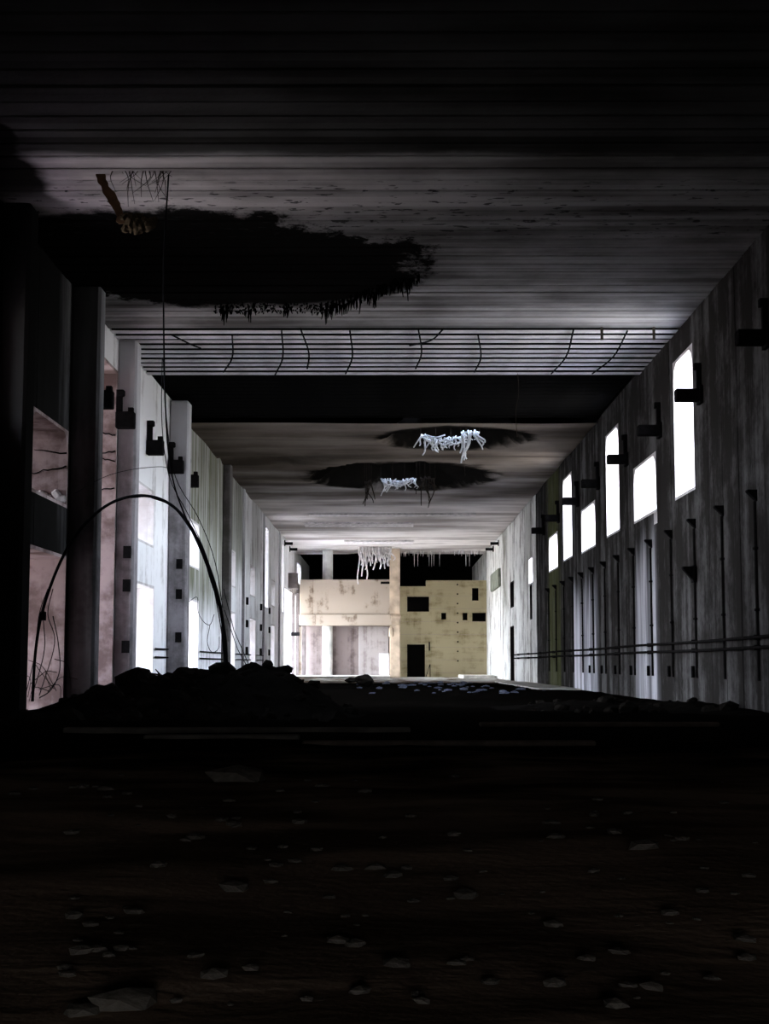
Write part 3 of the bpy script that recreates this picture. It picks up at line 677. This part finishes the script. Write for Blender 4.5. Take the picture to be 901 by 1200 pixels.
# ------------------------------------------------------------------ rubble
mb = MB(); n = 60
mx = [-13.9 + i * (13.4 / 70) for i in range(71)]; my = [44 + i * .3 for i in range(71)]
def heap(x, y): return ground(x, y) - .12 + mound(x, y) * (1 + .25 * noise.fractal(Vector((x * 1.2, y * 1.2, 2)), 1, 2, 4))
for y in my:
    for x in mx: mb.v.append((x, y, heap(x, y)))
for j in range(70):
    for i in range(70): a = j * 71 + i; mb.f.append((a, a + 1, a + 72, a + 71))
tag(mb.build('earth_heap', M['earth'], smooth=True), 'low black heap of earth along the left wall under the cable arc', 'heap', kind='stuff')
mb = MB(); mx2 = [4 + i * .15 for i in range(71)]
for y in [52 + i * .35 for i in range(61)]:
    for x in mx2: mb.v.append((min(x, XR - .01), y, heap(x, y)))
for j in range(60):
    for i in range(70): a = j * 71 + i; mb.f.append((a, a + 1, a + 72, a + 71))
tag(mb.build('earth_heap', M['earth'], smooth=True), 'flat dark spill of earth along the foot of the right wall', 'heap', kind='stuff')
rocks = [rock_mesh('rubble_chunk', 10 + i, M['rock'], 2 if i < 3 else 1, .5, random.uniform(.55, .85)) for i in range(7)]
for k in range(230):
    x = random.gauss(-7.2, 2.9); y = random.uniform(46.5, 58)
    if not -13.3 < x < -1.2: continue
    s_ = min(.55, random.lognormvariate(-1.75, .5))
    r = link('rubble_chunk', random.choice(rocks), (x, y, heap(x, y) + s_ * .15), None, (random.uniform(-.4, .4), random.uniform(-.4, .4), random.uniform(0, 6)), (s_ * random.uniform(.8, 1.4), s_, s_))
    where = 'left end' if x < -9.6 else 'right of the arc foot' if x > -5.4 else 'left of the arc foot'
    row = 'near slope' if y < 51 else 'crest'
    tag(r, '%s dark rubble chunk on the left heap, %s, %s' % ('large' if s_ > .26 else 'small' if s_ < .14 else 'middling', where, row), 'rubble', 'rubble chunks on the left heap')
for k in range(50):
    x = random.uniform(6, 14.0); y = random.uniform(56, 72); s_ = min(.4, random.lognormvariate(-1.9, .5))
    r = link('rubble_chunk', random.choice(rocks), (x, y, max(ground(x, y), heap(x, y)) + s_ * .15), None, (0, 0, random.uniform(0, 6)), (s_ * 1.2, s_, s_))
    tag(r, 'dark chunk of rubble at the foot of the right wall', 'rubble', 'rubble chunks by the right wall')
def boulder(px, py, Y, sx2, sz, label, mat='rock'):
    p = at(px, py, Y); r = link('boulder', rock_mesh('boulder', px, M[mat], 3, .35, 1), p, None, (0, 0, px), (sx2, sx2 * .8, sz)); tag(r, label, 'boulder')
boulder(257, 786, 54.5, .30, .13, 'flat black boulder perched on the heap at the foot of the arc')
boulder(238, 793, 54, .45, .24, 'broad black boulder left of the perched flat one')
boulder(290, 794, 54, .55, .28, 'pointed black boulder right of the arc foot')
boulder(335, 798, 54, .75, .26, 'rounded black boulder at the right end of the heap')
boulder(427, 797, 120, .75, .45, 'dark boulder on the lit floor before the gallery')
boulder(412, 797, 125, .5, .25, 'small dark stone left of the boulder before the gallery')
tw = thing('forked_branch', 'small forked dark branch sticking up from the left heap', 'branch', loc=at(196, 796, 54)); o = Vector(tw.location)
MB().tube([at(202, 797, 54) - o, at(188, 791, 54) - o, at(176, 789, 54) - o], .05, .025).build('stem', M['wood'], tw)
MB().tube([at(188, 791, 54) - o, at(182, 784, 54) - o], .04, .02).build('fork', M['wood'], tw)

dm = [rock_mesh('debris_lump', 60 + i, M['blue_grey'], 1, .5, .5) for i in range(4)]
for k in range(60):
    x = random.gauss(4.5, 2.6); y = random.uniform(95, 160); s_ = random.uniform(.1, .34)
    tag(link('debris_lump', random.choice(dm), (x, y, ground(x, y) + s_ * .1), None, (0, 0, random.uniform(0, 6)), (s_ * 1.6, s_, s_)), 'pale bluish lump of debris on the floor before the end wall', 'debris', 'bluish debris under the craters')
# pale slabs at the far end, low kerbs nearer
def slab(name, a, b, mat, label, cat='slab', bev=.03):
    o = MB().box((0, 0, 0), (b[0] - a[0], b[1] - a[1], b[2] - a[2])).build(name, M[mat], bevel=bev); o.location = a; tag(o, label, cat); return o
slab('floor_slab', (-13, 196, -.5), (.0, 213.5, .05), 'slab', 'long white dusty slab on the floor before the gallery')
slab('floor_slab', (11.2, 112, -.4), (14.3, 160, -.2), 'slab', 'pale slab standing for lit floor along the foot of the right wall')  # lit strip of floor laid in as a pale slab
slab('floor_slab', (9.8, 200, -.45), (14.2, 215, .12), 'slab', 'pale slab in the far right corner by the end wall')
slab('kerb', (-8.0, 36.6, -.08), (.5, 37.0, .10), 'kerb', 'long low kerb across the floor before the heap', 'kerb')
slab('kerb', (-5.4, 32.8, -.1), (-2.0, 33.3, .10), 'kerb', 'short pale kerb nearer than the long one, left of centre', 'kerb')
slab('board', (-1.8, 30.6, -.02), (4.2, 30.95, .09), 'wood', 'dark board lying across the middle of the floor', 'board')
slab('board', (2.4, 40.0, -.02), (8.8, 40.4, .10), 'wood', 'farther dark board on the floor toward the right wall', 'board')
for k, (px, py, s_) in enumerate(((130, 995, 1.2), (205, 1040, .8))):
    pass
pale = [rock_mesh('stone', 40 + i, M['pale_stone'], 1, .5, .45) for i in range(4)]
def gp(px, py):
    d = at(px, py, 10.) - Vector((0, 0, EYE)); p = Vector((0, 0, EYE)) + d * (-EYE / d.z); p.z = ground(p.x, p.y); return p
for px, py, s_, l in ((148, 1183, .13, 'flat pale stone at the lower left of the foreground'), (98, 1190, .08, 'smaller pale stone left of the flat one in the foreground'), (758, 997, .12, 'pale stone glinting on the right of the floor'),
                      (280, 915, .35, 'brownish lump of stone on the floor below the heap'), (545, 1048, .10, 'pale flake of stone right of centre on the floor'), (275, 1041, .12, 'pale flake of stone left of centre on the floor')):
    p = gp(px, py); r = link('stone', random.choice(pale), p + Vector((0, 0, s_ * .2)), None, (0, 0, px), (s_ * 1.5, s_, s_)); tag(r, l, 'stone')
for k in range(140):
    p = gp(random.uniform(10, 890), 1195 - 290 * random.random() ** .8); s_ = random.uniform(.012, .05) * (1 + p.y / 18)
    r = link('pebble', random.choice(pale), p + Vector((0, 0, s_ * .15)), None, (0, 0, random.uniform(0, 6)), (s_ * 1.3, s_, s_))
    tag(r, 'small stone lying on the dark floor, %s, %s' % ('left side' if p.x < -1.2 else 'right side' if p.x > 1.2 else 'middle', 'close to the viewer' if p.y < 10 else 'some steps off' if p.y < 16 else 'farther off, before the kerbs'), 'pebble', 'pebbles scattered on the floor')
